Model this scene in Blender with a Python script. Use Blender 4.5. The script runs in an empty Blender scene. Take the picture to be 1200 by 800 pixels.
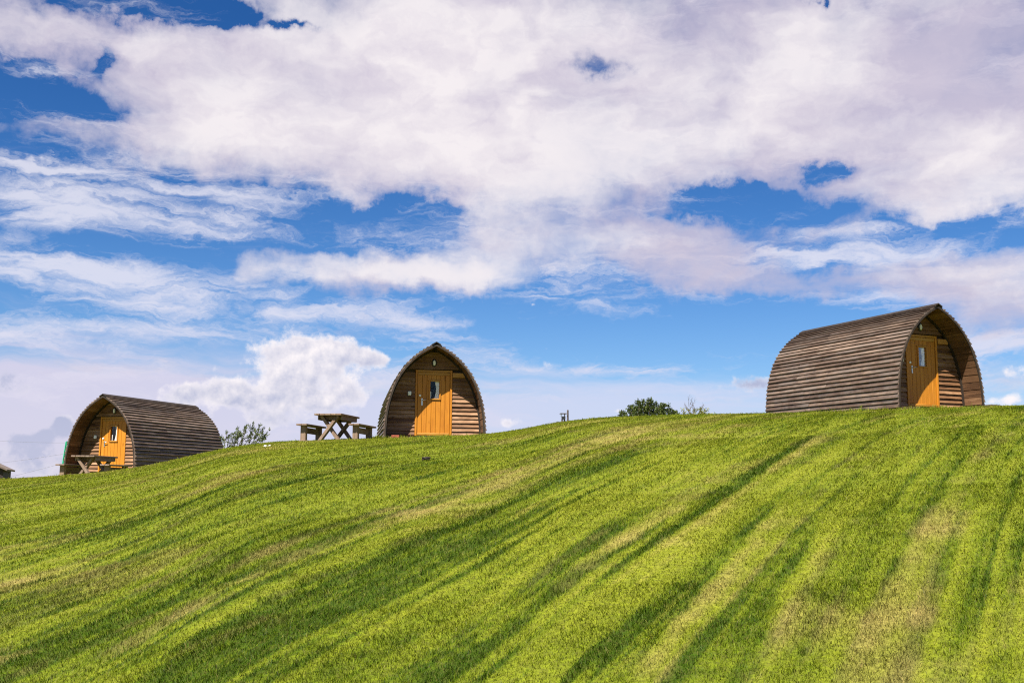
import bpy, bmesh, math, random
import numpy as np
from mathutils import Vector, Matrix

R = math.radians
scene = bpy.context.scene
COL = scene.collection
random.seed(7)
rng = np.random.default_rng(11)

# ------------------------------------------------------------------ camera
FPX, PITCH, ROLL = 1244.0, R(7.85), R(0.45)
cam_data = bpy.data.cameras.new("camera")
cam_data.sensor_width = 36.0
cam_data.lens = FPX / 1200.0 * 36.0
cam_data.clip_start = 0.05
cam_data.clip_end = 12000.0
cam = bpy.data.objects.new("camera", cam_data)
COL.objects.link(cam)
cam.matrix_world = Matrix.Rotation(math.pi / 2 + PITCH, 4, 'X') @ Matrix.Rotation(ROLL, 4, 'Z')
scene.camera = cam

# ------------------------------------------------------------------ exposure
vs = scene.view_settings
vs.view_transform = 'Standard'
vs.look = 'None'
vs.exposure = 1.3
vs.gamma = 1.0
vs.use_curve_mapping = False

# ------------------------------------------------------------------ sun
SUN_AZ, SUN_EL = R(28.0), R(56.0)          # heading the light travels to, height
light_dir = Vector((math.sin(SUN_AZ) * math.cos(SUN_EL), math.cos(SUN_AZ) * math.cos(SUN_EL), -math.sin(SUN_EL)))
sun_data = bpy.data.lights.new("sun", 'SUN')
sun_data.energy = 5.0
sun_data.angle = R(0.5)
sun_data.color = (1.0, 0.95, 0.86)
sun = bpy.data.objects.new("sun", sun_data)
COL.objects.link(sun)
sun.location = (-20, -30, 60)
sun.rotation_euler = light_dir.to_track_quat('-Z', 'Y').to_euler()


# ------------------------------------------------------------------ node helper
class NT:
    """Small wrapper that makes math chains readable."""
    def __init__(self, tree):
        self.t = tree
        self.n = tree.nodes
        self.l = tree.links

    def new(self, kind, **kw):
        nd = self.n.new(kind)
        for k, v in kw.items():
            setattr(nd, k, v)
        return nd

    def put(self, sock, v):
        if v is None:
            return
        if isinstance(v, bpy.types.NodeSocket):
            self.l.new(v, sock)
        else:
            sock.default_value = v

    def m(self, op, a=None, b=None, c=None, clamp=False):
        nd = self.new('ShaderNodeMath', operation=op, use_clamp=clamp)
        for s, v in zip(nd.inputs, (a, b, c)):
            self.put(s, v)
        return nd.outputs[0]

    def v(self, op, a=None, b=None, c=None):
        nd = self.new('ShaderNodeVectorMath', operation=op)
        for s, v in zip(nd.inputs, (a, b, c)):
            self.put(s, v)
        return nd.outputs['Value'] if op in ('DOT_PRODUCT', 'LENGTH', 'DISTANCE') else nd.outputs[0]

    def xyz(self, x=0.0, y=0.0, z=0.0):
        nd = self.new('ShaderNodeCombineXYZ')
        for s, v in zip(nd.inputs, (x, y, z)):
            self.put(s, v)
        return nd.outputs[0]

    def noise(self, vec, scale=1.0, detail=6.0, rough=0.55, dist=0.0, lac=2.0, color=False, dim='3D'):
        nd = self.new('ShaderNodeTexNoise', noise_dimensions=dim)
        self.put(nd.inputs['Vector'], vec)
        nd.inputs['Scale'].default_value = scale
        nd.inputs['Detail'].default_value = detail
        nd.inputs['Roughness'].default_value = rough
        nd.inputs['Lacunarity'].default_value = lac
        nd.inputs['Distortion'].default_value = dist
        return nd.outputs['Color' if color else 0]

    def step(self, x, lo, hi, out0=0.0, out1=1.0, smooth=True):
        nd = self.new('ShaderNodeMapRange', interpolation_type='SMOOTHSTEP' if smooth else 'LINEAR')
        self.put(nd.inputs[0], x)
        for i, v in enumerate((lo, hi, out0, out1)):
            nd.inputs[i + 1].default_value = v
        return nd.outputs[0]

    def mix(self, f, a, b, blend='MIX'):
        nd = self.new('ShaderNodeMix', data_type='RGBA', blend_type=blend)
        self.put(nd.inputs[0], f)
        for s, v in ((nd.inputs[6], a), (nd.inputs[7], b)):
            if isinstance(v, (tuple, list)) and len(v) == 3:
                v = (*v, 1.0)
            self.put(s, v)
        return nd.outputs[2]


def srgb(r, g, b):
    f = lambda c: c / 12.92 if c <= 0.04045 else ((c + 0.055) / 1.055) ** 2.4
    return tuple(f(c / 255.0) for c in (r, g, b))


# a pixel of the 1200x800 photograph gives a direction
def px_dir(px, py):
    a, b = px - 600.0, py - 400.0
    c, s = math.cos(ROLL), math.sin(ROLL)
    a0, b0 = (a * c + b * s) / FPX, (-a * s + b * c) / FPX
    cp, sp = math.cos(PITCH), math.sin(PITCH)
    return Vector((a0, cp + sp * b0, sp - cp * b0))


def px_azel(px, py):
    d = px_dir(px, py).normalized()
    return math.degrees(math.atan2(d.x, d.y)), math.degrees(math.asin(d.z))


# ------------------------------------------------------------------ world: blue sky with cloud layers
def build_world():
    w = bpy.data.worlds.new("World")
    scene.world = w
    w.cycles.sampling_method = 'MANUAL'
    w.cycles.sample_map_resolution = 256
    w.use_nodes = True
    w.node_tree.nodes.clear()
    N = NT(w.node_tree)
    SKY_STRENGTH = 0.052
    sky = N.new('ShaderNodeTexSky', sky_type='NISHITA')
    sky.sun_disc = False
    sky.sun_elevation = SUN_EL
    sky.sun_rotation = SUN_AZ + math.pi
    sky.altitude = 150.0
    sky.air_density = 1.0
    sky.dust_density = 0.3
    sky.ozone_density = 3.0
    # photographic blue: deeper and more saturated than the raw model
    hs = N.new('ShaderNodeHueSaturation')
    hs.inputs['Saturation'].default_value = 1.30
    hs.inputs['Value'].default_value = 1.0
    N.l.new(sky.outputs[0], hs.inputs['Color'])
    tc = N.new('ShaderNodeTexCoord').outputs['Generated']
    sp = N.new('ShaderNodeSeparateXYZ')
    N.l.new(tc, sp.inputs[0])
    x, y, z = sp.outputs
    az = N.m('MULTIPLY', N.m('ARCTAN2', x, y), 180 / math.pi)
    el = N.m('MULTIPLY', N.m('ARCSINE', z), 180 / math.pi)
    uv = N.xyz(az, el, 0.0)
    blue = N.mix(1.0, hs.outputs[0], N.mix(N.step(el, 3.0, 24.0), (0.72, 0.80, 0.98), (0.42, 0.58, 0.80)), 'MULTIPLY')
    K = 180 / math.pi / FPX

    def blobs(lst, base, src=None):
        acc = None
        for px, py, rx, ry, wt in lst:
            a, e = px_azel(px, py)
            ia, ie = 1 / (rx * K), 1 / (ry * K)
            q = N.v('MULTIPLY_ADD', src or uv, (ia, ie, 0), (-a * ia, -e * ie, 0))
            g = N.m('POWER', math.e, N.m('MULTIPLY', N.v('DOT_PRODUCT', q, q), -1.0))
            acc = N.m('MULTIPLY_ADD', g, wt, base if acc is None else acc)
        return acc

    # cloud-deck coordinates: a flat layer seen in perspective
    zz = N.m('ADD', N.m('MAXIMUM', z, 0.0), 0.13)
    deck = N.xyz(N.m('DIVIDE', x, zz), N.m('MULTIPLY', N.m('DIVIDE', y, zz), 0.75), 0.0)
    warp = N.noise(N.v('MULTIPLY', uv, (0.16, 0.30, 0.0)), 1.0, 4.0, 0.55, color=True, dim='2D')
    warp = N.v('SUBTRACT', warp, (0.5, 0.5, 0.5))
    uvw = N.v('MULTIPLY_ADD', warp, (5.0, 2.4, 0.0), uv)
    fine = N.noise(uv, 0.9, 7.0, 0.62, color=True, dim='2D')
    fine = N.v('SUBTRACT', fine, (0.5, 0.5, 0.5))
    uvf = N.v('MULTIPLY_ADD', fine, (2.0, 1.2, 0.0), uvw)

    # -- low veil of pale haze and stratus near the horizon
    veil_n = N.noise(N.v('MULTIPLY', uvw, (0.05, 0.75, 0.0)), 1.0, 7.0, 0.55, dim='2D')
    veil = N.m('ADD', N.step(el, 8.2, 1.2), N.m('MULTIPLY_ADD', veil_n, 1.3, -0.65))
    veil = N.m('ADD', veil, blobs([(60, 470, 210, 75, 0.75), (250, 500, 330, 60, 0.35), (690, 436, 190, 7, 0.55), (720, 452, 230, 10, 0.35), (740, 470, 260, 14, 0.45), (640, 520, 330, 50, 0.30),
                                   (760, 390, 260, 45, -0.75), (980, 330, 60, 60, -0.1), (560, 400, 70, 30, -0.35)], 0.0))
    veil_a = N.m('MULTIPLY', N.step(veil, 0.12, 1.0), 0.90)
    veil_col = N.mix(N.step(az, -22.0, 8.0), (0.56, 0.53, 0.66), (0.50, 0.55, 0.72))

    # -- streaky high cloud
    st = N.v('MULTIPLY_ADD', N.v('SUBTRACT', N.noise(N.v('MULTIPLY', uv, (0.22, 0.5, 0)), 1.0, 5.0, 0.6, color=True, dim='2D'), (0.5, 0.5, 0.5)), (4.0, 2.2, 0), uv)
    wn = N.noise(N.v('MULTIPLY', st, (0.11, 0.62, 0.0)), 1.0, 10.0, 0.66, 0.25, dim='2D')
    wb = blobs([(110, 240, 150, 20, 0.50), (60, 215, 110, 20, 0.30), (250, 265, 130, 22, 0.25), (70, 312, 110, 13, 0.50), (200, 338, 150, 16, 0.55),
                (330, 365, 190, 10, 0.35), (110, 382, 150, 9, 0.55), (40, 400, 110, 9, 0.35), (500, 380, 45, 6, 0.5), (300, 215, 90, 25, 0.35),
                (1000, 268, 90, 9, 0.45), (950, 345, 110, 12, 0.35), (1150, 400, 90, 14, 0.45), (700, 433, 150, 5, 0.35), (1130, 330, 90, 25, 0.30), (860, 300, 110, 30, 0.3),
                (1040, 300, 80, 15, 0.25),
                (60, 275, 110, 9, -0.35), (240, 240, 50, 8, -0.25), (330, 303, 60, 9, -0.2), (740, 385, 190, 28, -0.6), (450, 250, 90, 18, -0.3), (1000, 400, 90, 22, -0.3),
                (60, 105, 110, 60, -0.25)], 0.0)
    wisp = N.m('ADD', wb, N.m('MULTIPLY_ADD', wn, 2.6, -1.3))
    wisp_a = N.m('MULTIPLY', N.step(wisp, -0.10, 0.75), 0.78)

    # -- thick bank overhead
    bn = N.noise(deck, 2.1, 8.0, 0.52, 0.35, dim='2D')
    bn2 = N.noise(uvw, 0.16, 7.0, 0.56, dim='2D')
    bb = blobs([(720, 90, 560, 120, 1.15), (330, 165, 260, 48, 0.95), (480, 60, 260, 70, 0.5), (1060, 195, 220, 48, 0.75), (75, 38, 90, 26, 0.95), (190, 70, 60, 40, 0.6),
                (640, 215, 160, 40, 0.40), (1150, 90, 220, 120, 0.4), (1090, 235, 90, 22, 0.45), (600, 180, 200, 40, 0.4),
                (415, 318, 115, 26, 1.0), (520, 325, 70, 17, 0.8), (360, 300, 50, 14, 0.3), (660, 285, 80, 40, 0.42), (780, 290, 120, 38, 0.48), (850, 325, 80, 20, 0.5), (930, 340, 70, 14, 0.35),
                (1120, 340, 75, 30, 0.40), (1190, 365, 60, 30, 0.45), (405, 225, 16, 18, 0.5), (150, 140, 90, 28, 0.2),
                (225, 8, 75, 15, -1.5), (130, 2, 60, 8, -0.9), (275, 20, 26, 12, -0.8), (335, 32, 22, 6, -1.0), (20, 82, 34, 16, -0.9), (45, 112, 70, 18, -1.3), (112, 68, 13, 15, -0.9), (55, 128, 75, 9, -0.6),
                (700, 71, 28, 11, -1.05), (965, 196, 36, 12, -1.6), (860, 236, 78, 15, -1.4), (930, 250, 80, 13, -0.7), (1140, 268, 110, 15, -1.0), (485, 252, 70, 17, -1.5), (400, 262, 40, 10, -0.5), (630, 165, 16, 7, -0.3),
                (110, 240, 260, 60, -0.75), (300, 250, 110, 14, -0.4), (700, 390, 260, 42, -1.1), (1010, 300, 80, 14, -0.5), (120, 345, 220, 60, -0.35), (1010, 390, 60, 40, -0.5), (955, 3, 8, 5, -1.0)], -0.24, uvf)
    low = N.m('MULTIPLY', N.step(el, 6.0, 2.0), -0.8)
    bank = N.m('ADD', N.m('ADD', bb, low), N.m('ADD', N.m('MULTIPLY_ADD', bn, 1.5, -0.75), N.m('MULTIPLY_ADD', bn2, 1.7, -0.85)))
    bx_ = N.m('MAXIMUM', N.m('ADD', bank, 0.26), 0.0)
    bf_ = N.m('DIVIDE', N.m('MULTIPLY', bx_, bx_), N.m('ADD', bx_, 0.22))
    bank_a = N.m('SUBTRACT', 1.0, N.m('POWER', math.e, N.m('MULTIPLY', bf_, -2.7)))
    sh1 = N.noise(N.v('ADD', N.v('MULTIPLY', uvw, (0.085, 0.19, 0.0)), (7.3, 2.1, 0)), 1.0, 7.0, 0.52, dim='2D')
    sh2 = N.noise(N.v('ADD', N.v('MULTIPLY', uvf, (0.30, 0.55, 0.0)), (1.3, 5.1, 0)), 1.0, 6.0, 0.55, dim='2D')
    shade = N.m('ADD', N.m('ADD', N.step(sh1, 0.30, 0.70), N.m('MULTIPLY_ADD', sh2, 1.35, -0.675)), N.m('MULTIPLY', N.step(bank, 0.1, 1.3), 0.35))
    shade = N.m('ADD', shade, blobs([(960, 130, 130, 34, -0.75), (560, 60, 120, 30, -0.3), (1150, 60, 90, 50, -0.35), (640, 180, 260, 40, 0.4), (380, 130, 190, 40, 0.35), (800, 70, 90, 40, 0.3), (1120, 340, 120, 40, -0.5), (300, 60, 200, 40, 0.1), (120, 90, 150, 60, -0.2), (780, 300, 160, 50, -0.15), (430, 315, 120, 30, 0.3), (520, 190, 300, 40, 0.25)], -0.22))
    bank_col = N.mix(N.m('ADD', shade, 0.0, clamp=True), (0.50, 0.455, 0.555), (0.740, 0.695, 0.715))

    # -- cumulus heaps low on the sky, shaded from the upper left
    cl = [(340, 448, 75, 26, 0.45), (355, 408, 45, 24, 1.0), (330, 425, 50, 22, 0.6), (400, 415, 45, 24, 0.75), (440, 425, 26, 14, 0.65), (245, 458, 45, 16, 0.9), (205, 470, 24, 16, 0.7), (300, 470, 60, 18, 0.8), (395, 465, 55, 20, 0.9),
          (12, 447, 24, 18, 0.95), (72, 492, 11, 11, 0.8), (80, 505, 16, 12, 0.8), (30, 512, 24, 9, 0.8), (52, 512, 10, 8, 0.55), (15, 530, 50, 16, 0.7), (90, 535, 50, 18, 0.5), (330, 495, 60, 12, 0.5),
          (1184, 468, 17, 9, 1.0), (1160, 470, 10, 6, 0.7), (605, 495, 26, 8, 0.7), (648, 428, 14, 6, 0.75), (690, 424, 6, 6, 0.4), (720, 481, 17, 5, 0.7), (860, 452, 38, 11, 0.65), (905, 448, 30, 12, 0.4), (1195, 434, 30, 16, 0.4), (455, 505, 30, 9, 0.4),
          (625, 357, 5, 3, 0.5), (640, 408, 7, 3, 0.6), (25, 555, 60, 12, 0.5)]

    def heap(src, det=9.0):
        n1 = N.noise(src, 0.75, det, 0.62, 0.0, dim='2D')
        vo = N.new('ShaderNodeTexVoronoi', feature='F1', voronoi_dimensions='2D')
        N.put(vo.inputs['Vector'], N.v('MULTIPLY_ADD', fine, (0.9, 0.9, 0), src))
        vo.inputs['Scale'].default_value = 0.95
        return N.m('ADD', N.m('MULTIPLY_ADD', n1, 2.2, -1.1), N.m('MULTIPLY_ADD', vo.outputs[0], -0.60, 0.24))
    h0 = heap(uv)
    hs = heap(uv, 4.0)
    h1 = heap(N.v('ADD', uv, (-0.28, 0.36, 0.0)), 4.0)
    cb = blobs([(a, b, c, d, e * 1.12 + 0.30) for a, b, c, d, e in cl], -0.80)
    cum = N.m('ADD', cb, h0)
    cum_a = N.m('MULTIPLY', N.step(cum, -0.10, 0.72), N.m('MULTIPLY', N.step(el, 11.5, 9.0), N.step(el, 1.5, 5.0, 0.72, 1.0)))
    lit = N.m('ADD', N.m('MULTIPLY', N.m('SUBTRACT', hs, h1), 0.55), N.step(cum, 0.9, 0.0, 0.10, 0.85))
    tint = blobs([(15, 450, 40, 26, -0.95), (40, 515, 110, 34, -0.85), (72, 495, 20, 20, -0.1), (300, 490, 140, 16, -0.35), (350, 405, 60, 26, 0.25), (1184, 468, 30, 14, 0.45), (880, 450, 70, 16, -0.55), (600, 495, 200, 9, 0.05), (320, 440, 160, 60, 0.16)], 0.26)
    cum_col = N.mix(N.m('ADD', lit, tint, clamp=True), (0.37, 0.40, 0.55), (0.80, 0.755, 0.775))

    def emit(col):   # cloud colours are display radiances before exposure
        return N.mix(1.0, col, (0.508 / SKY_STRENGTH,) * 3, 'MULTIPLY')
    c = N.mix(veil_a, blue, emit(veil_col))
    c = N.mix(wisp_a, c, emit(N.mix(N.step(el, 2.0, 12.0), (0.60, 0.575, 0.69), (0.68, 0.67, 0.745))))
    c = N.mix(bank_a, c, emit(bank_col))
    c = N.mix(cum_a, c, emit(cum_col))
    bg = N.new('ShaderNodeBackground')
    N.put(bg.inputs['Color'], c)
    bg.inputs['Strength'].default_value = SKY_STRENGTH
    out = N.new('ShaderNodeOutputWorld')
    N.l.new(bg.outputs[0], out.inputs['Surface'])


build_world()
scene.cycles.use_denoising = False
scene.cycles.pixel_filter_type = 'BLACKMAN_HARRIS'
scene.cycles.filter_width = 1.15
scene.cycles.use_adaptive_sampling = True
scene.cycles.adaptive_threshold = 0.007
scene.cycles.adaptive_min_samples = 12


# ------------------------------------------------------------------ shared building helpers
def link(name, mesh, mat=None, parent=None, loc=None, rot=None):
    o = bpy.data.objects.new(name, mesh)
    COL.objects.link(o)
    if mat is not None and mesh is not None and not mesh.materials:
        mesh.materials.append(mat)
    if parent is not None:
        o.parent = parent
    if loc is not None:
        o.location = loc
    if rot is not None:
        o.rotation_euler = rot
    return o


def pymesh(name, verts, faces, smooth=False):
    me = bpy.data.meshes.new(name)
    me.from_pydata([tuple(v) for v in verts], [], faces)
    me.validate()
    if smooth:
        me.polygons.foreach_set('use_smooth', [True] * len(me.polygons))
    me.update()
    return me


def tag(o, label=None, cat=None, group=None, kind=None):
    for k, v in (('label', label), ('category', cat), ('group', group), ('kind', kind)):
        if v:
            o[k] = v
    return o


def thing(name, label, cat, loc, rotz=0.0, group=None):
    o = bpy.data.objects.new(name, None)
    o.empty_display_size = 0.2
    COL.objects.link(o)
    o.location = loc
    o.rotation_euler = (0, 0, rotz)
    return tag(o, label, cat, group)


def box_mesh(name, sx, sy, sz, bevel=0.0, at=(0, 0, 0), seg=1):
    bm = bmesh.new()
    bmesh.ops.create_cube(bm, size=1.0)
    for v in bm.verts:
        v.co = Vector((v.co.x * sx + at[0], v.co.y * sy + at[1], v.co.z * sz + at[2]))
    if bevel:
        bmesh.ops.bevel(bm, geom=list(bm.edges), offset=bevel, segments=seg, affect='EDGES')
    me = bpy.data.meshes.new(name)
    bm.to_mesh(me)
    bm.free()
    return me


def beam_mesh(name, p0, p1, w, t, up=(0, 0, 1), bevel=0.006):
    """a squared timber from p0 to p1"""
    p0, p1 = Vector(p0), Vector(p1)
    d = p1 - p0
    me = box_mesh(name, w, t, d.length, bevel)
    z = d.normalized()
    x = Vector(up).cross(z)
    if x.length < 1e-4:
        x = Vector((1, 0, 0))
    x.normalize()
    y = z.cross(x)
    m = Matrix((x, y, z)).transposed().to_4x4()
    m.translation = (p0 + p1) / 2
    me.transform(m)
    return me


def tube(path, rad, sides=6, close=True):
    """verts, faces of a tapering tube along a path"""
    V, Fc = [], []
    n = len(path)
    for i, p in enumerate(path):
        p = Vector(p)
        d = (Vector(path[min(i + 1, n - 1)]) - Vector(path[max(i - 1, 0)])).normalized()
        a = d.cross(Vector((0.31, 0.95, 0.05)))
        a.normalize()
        b = d.cross(a)
        for k in range(sides):
            t = 2 * math.pi * k / sides
            V.append(p + (a * math.cos(t) + b * math.sin(t)) * rad[i])
    for i in range(n - 1):
        for k in range(sides):
            k2 = (k + 1) % sides
            Fc.append((i * sides + k, i * sides + k2, (i + 1) * sides + k2, (i + 1) * sides + k))
    if close:
        Fc.append(tuple(range(sides))[::-1])
        Fc.append(tuple((n - 1) * sides + k for k in range(sides)))
    return V, Fc


def join(parts):
    V, Fc = [], []
    for v, f in parts:
        o = len(V)
        V += list(v)
        Fc += [tuple(i + o for i in q) for q in f]
    return V, Fc


# ------------------------------------------------------------------ materials
def material(name):
    m = bpy.data.materials.new(name)
    m.use_nodes = True
    m.node_tree.nodes.clear()
    N = NT(m.node_tree)
    bs = N.new('ShaderNodeBsdfPrincipled')
    out = N.new('ShaderNodeOutputMaterial')
    N.l.new(bs.outputs[0], out.inputs['Surface'])
    return m, N, bs


def wood(name, dark, mid, pale, axis, rough=0.7, bump=0.35, rand=0.5, scale=1.0, knots=0.6, weather=None, wamt=0.0, spec=0.3):
    """timber with grain along one local axis, differing from board to board"""
    m, N, bs = material(name)
    co = N.new('ShaderNodeTexCoord').outputs['Object']
    oi = N.new('ShaderNodeObjectInfo').outputs['Random']
    off = N.xyz(N.m('MULTIPLY', oi, 37.0), N.m('MULTIPLY', oi, 91.0), N.m('MULTIPLY', oi, 53.0))
    sc = [14.0 * scale] * 3
    sc['XYZ'.index(axis)] = 0.8 * scale
    p = N.v('MULTIPLY_ADD', co, tuple(sc), off)
    g = N.noise(p, 1.0, 6.0, 0.6, 0.6)
    sc2 = [60.0 * scale] * 3
    sc2['XYZ'.index(axis)] = 2.5 * scale
    g2 = N.noise(N.v('MULTIPLY_ADD', co, tuple(sc2), off), 1.0, 4.0, 0.6)
    blot = N.noise(N.v('ADD', co, off), 2.3, 4.0, 0.6)
    t = N.m('ADD', N.m('MULTIPLY_ADD', g, 1.5, -0.25), N.m('MULTIPLY_ADD', g2, 0.7, -0.35))
    t = N.m('ADD', t, N.m('MULTIPLY_ADD', blot, 0.8, -0.4))
    t = N.m('ADD', t, N.m('MULTIPLY_ADD', oi, rand, -rand / 2), clamp=True)
    col = N.mix(N.step(t, 0.0, 0.5), dark, mid)
    col = N.mix(N.step(t, 0.5, 1.0), col, pale)
    kv = [4.5] * 3
    kv['XYZ'.index(axis)] = 1.6
    vo = N.new('ShaderNodeTexVoronoi', feature='F1')
    N.put(vo.inputs['Vector'], N.v('MULTIPLY_ADD', co, tuple(kv), off))
    vo.inputs['Scale'].default_value = 1.0
    kn = N.m('MULTIPLY', N.step(vo.outputs[0], 0.16, 0.05), knots)
    col = N.mix(kn, col, tuple(c * 0.35 for c in dark))
    if weather:
        wn = N.noise(N.v('ADD', co, off), 1.1, 5.0, 0.65)
        col = N.mix(N.m('MULTIPLY', N.step(wn, 0.42, 0.68), wamt), col, weather)
    N.put(bs.inputs['Base Color'], col)
    N.put(bs.inputs['Roughness'], N.m('MULTIPLY_ADD', g2, 0.25, rough - 0.12))
    bs.inputs['Specular IOR Level'].default_value = spec
    bp = N.new('ShaderNodeBump')
    bp.inputs['Strength'].default_value = bump
    bp.inputs['Distance'].default_value = 0.01
    N.put(bp.inputs['Height'], N.m('ADD', g, N.m('MULTIPLY', g2, 0.6)))
    N.l.new(bp.outputs[0], bs.inputs['Normal'])
    return m


def plain(name, col, rough=0.5, metal=0.0, var=0.15, scale=9.0, spec=0.4, bump=0.0):
    m, N, bs = material(name)
    co = N.new('ShaderNodeTexCoord').outputs['Object']
    n = N.noise(co, scale, 5.0, 0.6)
    c0 = tuple(c * (1 - var) for c in col)
    c1 = tuple(min(1, c * (1 + var)) for c in col)
    N.put(bs.inputs['Base Color'], N.mix(N.step(n, 0.3, 0.7), c0, c1))
    N.put(bs.inputs['Roughness'], N.m('MULTIPLY_ADD', n, 0.2, rough - 0.1))
    bs.inputs['Metallic'].default_value = metal
    bs.inputs['Specular IOR Level'].default_value = spec
    if bump:
        bp = N.new('ShaderNodeBump')
        bp.inputs['Strength'].default_value = bump
        bp.inputs['Distance'].default_value = 0.02
        N.put(bp.inputs['Height'], n)
        N.l.new(bp.outputs[0], bs.inputs['Normal'])
    return m


M = {}
M['clad'] = wood('weathered_cladding', (0.028, 0.016, 0.010), (0.078, 0.048, 0.032), (0.200, 0.138, 0.100), 'Y', 0.5, 0.5, 0.55, weather=(0.135, 0.106, 0.088), wamt=0.65, spec=0.45)
M['wall'] = wood('stained_wall_board', (0.075, 0.030, 0.012), (0.19, 0.094, 0.042), (0.36, 0.21, 0.115), 'X', 0.65, 0.4, 0.45, knots=0.8)
M['soffit'] = wood('porch_soffit_timber', (0.060, 0.028, 0.012), (0.125, 0.062, 0.028), (0.20, 0.11, 0.055), 'Y', 0.7, 0.4, 0.6)
M['trim'] = wood('arch_trim_timber', (0.012, 0.008, 0.006), (0.024, 0.016, 0.011), (0.045, 0.032, 0.022), 'Z', 0.7, 0.3, 0.3)
M['lining'] = plain('dark_wall_lining', (0.045, 0.025, 0.014), 0.9)
M['door'] = wood('honey_stained_door', (0.34, 0.116, 0.007), (0.45, 0.168, 0.011), (0.51, 0.215, 0.022), 'Z', 0.5, 0.2, 0.3, scale=0.8, knots=0.5, spec=0.35)
M['door_x'] = wood('honey_stained_rail', (0.28, 0.11, 0.010), (0.39, 0.175, 0.022), (0.46, 0.235, 0.05), 'X', 0.5, 0.2, 0.3, scale=0.8, knots=0.5, spec=0.35)
M['plaque'] = wood('plaque_timber', (0.34, 0.15, 0.03), (0.42, 0.20, 0.05), (0.5, 0.27, 0.09), 'X', 0.6, 0.2, 0.2)
M['sill'] = wood('pale_sill_timber', (0.26, 0.15, 0.09), (0.40, 0.26, 0.17), (0.52, 0.37, 0.26), 'X', 0.7, 0.3, 0.3)
M['white'] = plain('white_plastic', (0.78, 0.77, 0.74), 0.4, var=0.04)
M['black'] = plain('black_plastic', (0.02, 0.02, 0.022), 0.45)
M['steel'] = plain('brushed_steel', (0.62, 0.60, 0.57), 0.35, 0.9)
M['curtain'] = plain('cream_curtain', (0.86, 0.84, 0.80), 0.9, var=0.06)
M['table'] = wood('weathered_table_timber', (0.095, 0.058, 0.036), (0.195, 0.130, 0.088), (0.29, 0.21, 0.155), 'Z', 0.75, 0.35, 0.35, weather=(0.25, 0.185, 0.14), wamt=0.3)
M['table_y'] = wood('weathered_table_plank', (0.085, 0.050, 0.033), (0.175, 0.115, 0.082), (0.28, 0.205, 0.155), 'Y', 0.75, 0.35, 0.35, weather=(0.22, 0.185, 0.16), wamt=0.4)
M['teal'] = plain('teal_green_plastic', (0.035, 0.36, 0.20), 0.5, var=0.08)
M['blue'] = plain('bright_blue_plastic', (0.02, 0.33, 0.62), 0.4, var=0.06)
M['brick'] = plain('red_brick', (0.30, 0.075, 0.045), 0.9, var=0.3, scale=30, bump=0.4)
M['soil'] = plain('dark_soil', (0.022, 0.016, 0.011), 1.0, var=0.6, scale=40, bump=0.8)
M['stone'] = plain('pale_stone', (0.60, 0.57, 0.50), 0.9, var=0.25, scale=25, bump=0.4)
M['shed'] = wood('dark_shed_timber', (0.018, 0.013, 0.011), (0.035, 0.026, 0.022), (0.06, 0.045, 0.038), 'X', 0.8, 0.3, 0.3)
M['shed_roof'] = wood('brown_shed_shingle', (0.08, 0.058, 0.046), (0.14, 0.105, 0.085), (0.20, 0.16, 0.135), 'X', 0.8, 0.3, 0.4)
M['post'] = wood('dark_post_timber', (0.035, 0.025, 0.022), (0.075, 0.055, 0.048), (0.13, 0.10, 0.09), 'Z', 0.8, 0.3, 0.3)
M['wire'] = plain('grey_wire', (0.12, 0.12, 0.13), 0.6)
M['bark'] = plain('shrub_bark', (0.085, 0.060, 0.042), 0.9, var=0.4, scale=25)
M['twig'] = plain('bare_twig', (0.085, 0.058, 0.045), 0.9, var=0.3, scale=25)

g, N, bs = material('window_glass')
bs.inputs['Base Color'].default_value = (0.9, 0.93, 0.95, 1)
bs.inputs['Roughness'].default_value = 0.03
tr = N.new('ShaderNodeBsdfTransparent')
gl = N.new('ShaderNodeBsdfGlossy')
gl.inputs['Roughness'].default_value = 0.02
fr = N.new('ShaderNodeFresnel')
fr.inputs[0].default_value = 1.5
ms = N.new('ShaderNodeMixShader')
N.put(ms.inputs[0], N.m('MULTIPLY', fr.outputs[0], 0.35))
N.l.new(tr.outputs[0], ms.inputs[1])
N.l.new(gl.outputs[0], ms.inputs[2])
N.l.new(ms.outputs[0], [n for n in N.n if n.type == 'OUTPUT_MATERIAL'][0].inputs['Surface'])
M['glass'] = g


def leaf_material(name, dark, mid, pale):
    m, N, bs = material(name)
    ge = N.new('ShaderNodeNewGeometry')
    n = N.noise(ge.outputs['Position'], 2.2, 3.0, 0.6)
    r = ge.outputs['Random Per Island']
    t = N.m('ADD', N.m('MULTIPLY', r, 0.7), N.m('MULTIPLY_ADD', n, 1.2, -0.45), clamp=True)
    col = N.mix(N.step(t, 0, 0.5), dark, mid)
    col = N.mix(N.step(t, 0.5, 1), col, pale)
    N.put(bs.inputs['Base Color'], col)
    bs.inputs['Roughness'].default_value = 0.55
    bs.inputs['Specular IOR Level'].default_value = 0.25
    tl = N.new('ShaderNodeBsdfTranslucent')
    N.put(tl.inputs['Color'], col)
    ms = N.new('ShaderNodeMixShader')
    ms.inputs[0].default_value = 0.25
    N.l.new(bs.outputs[0], ms.inputs[1])
    N.l.new(tl.outputs[0], ms.inputs[2])
    N.l.new(ms.outputs[0], [q for q in N.n if q.type == 'OUTPUT_MATERIAL'][0].inputs['Surface'])
    return m


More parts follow.
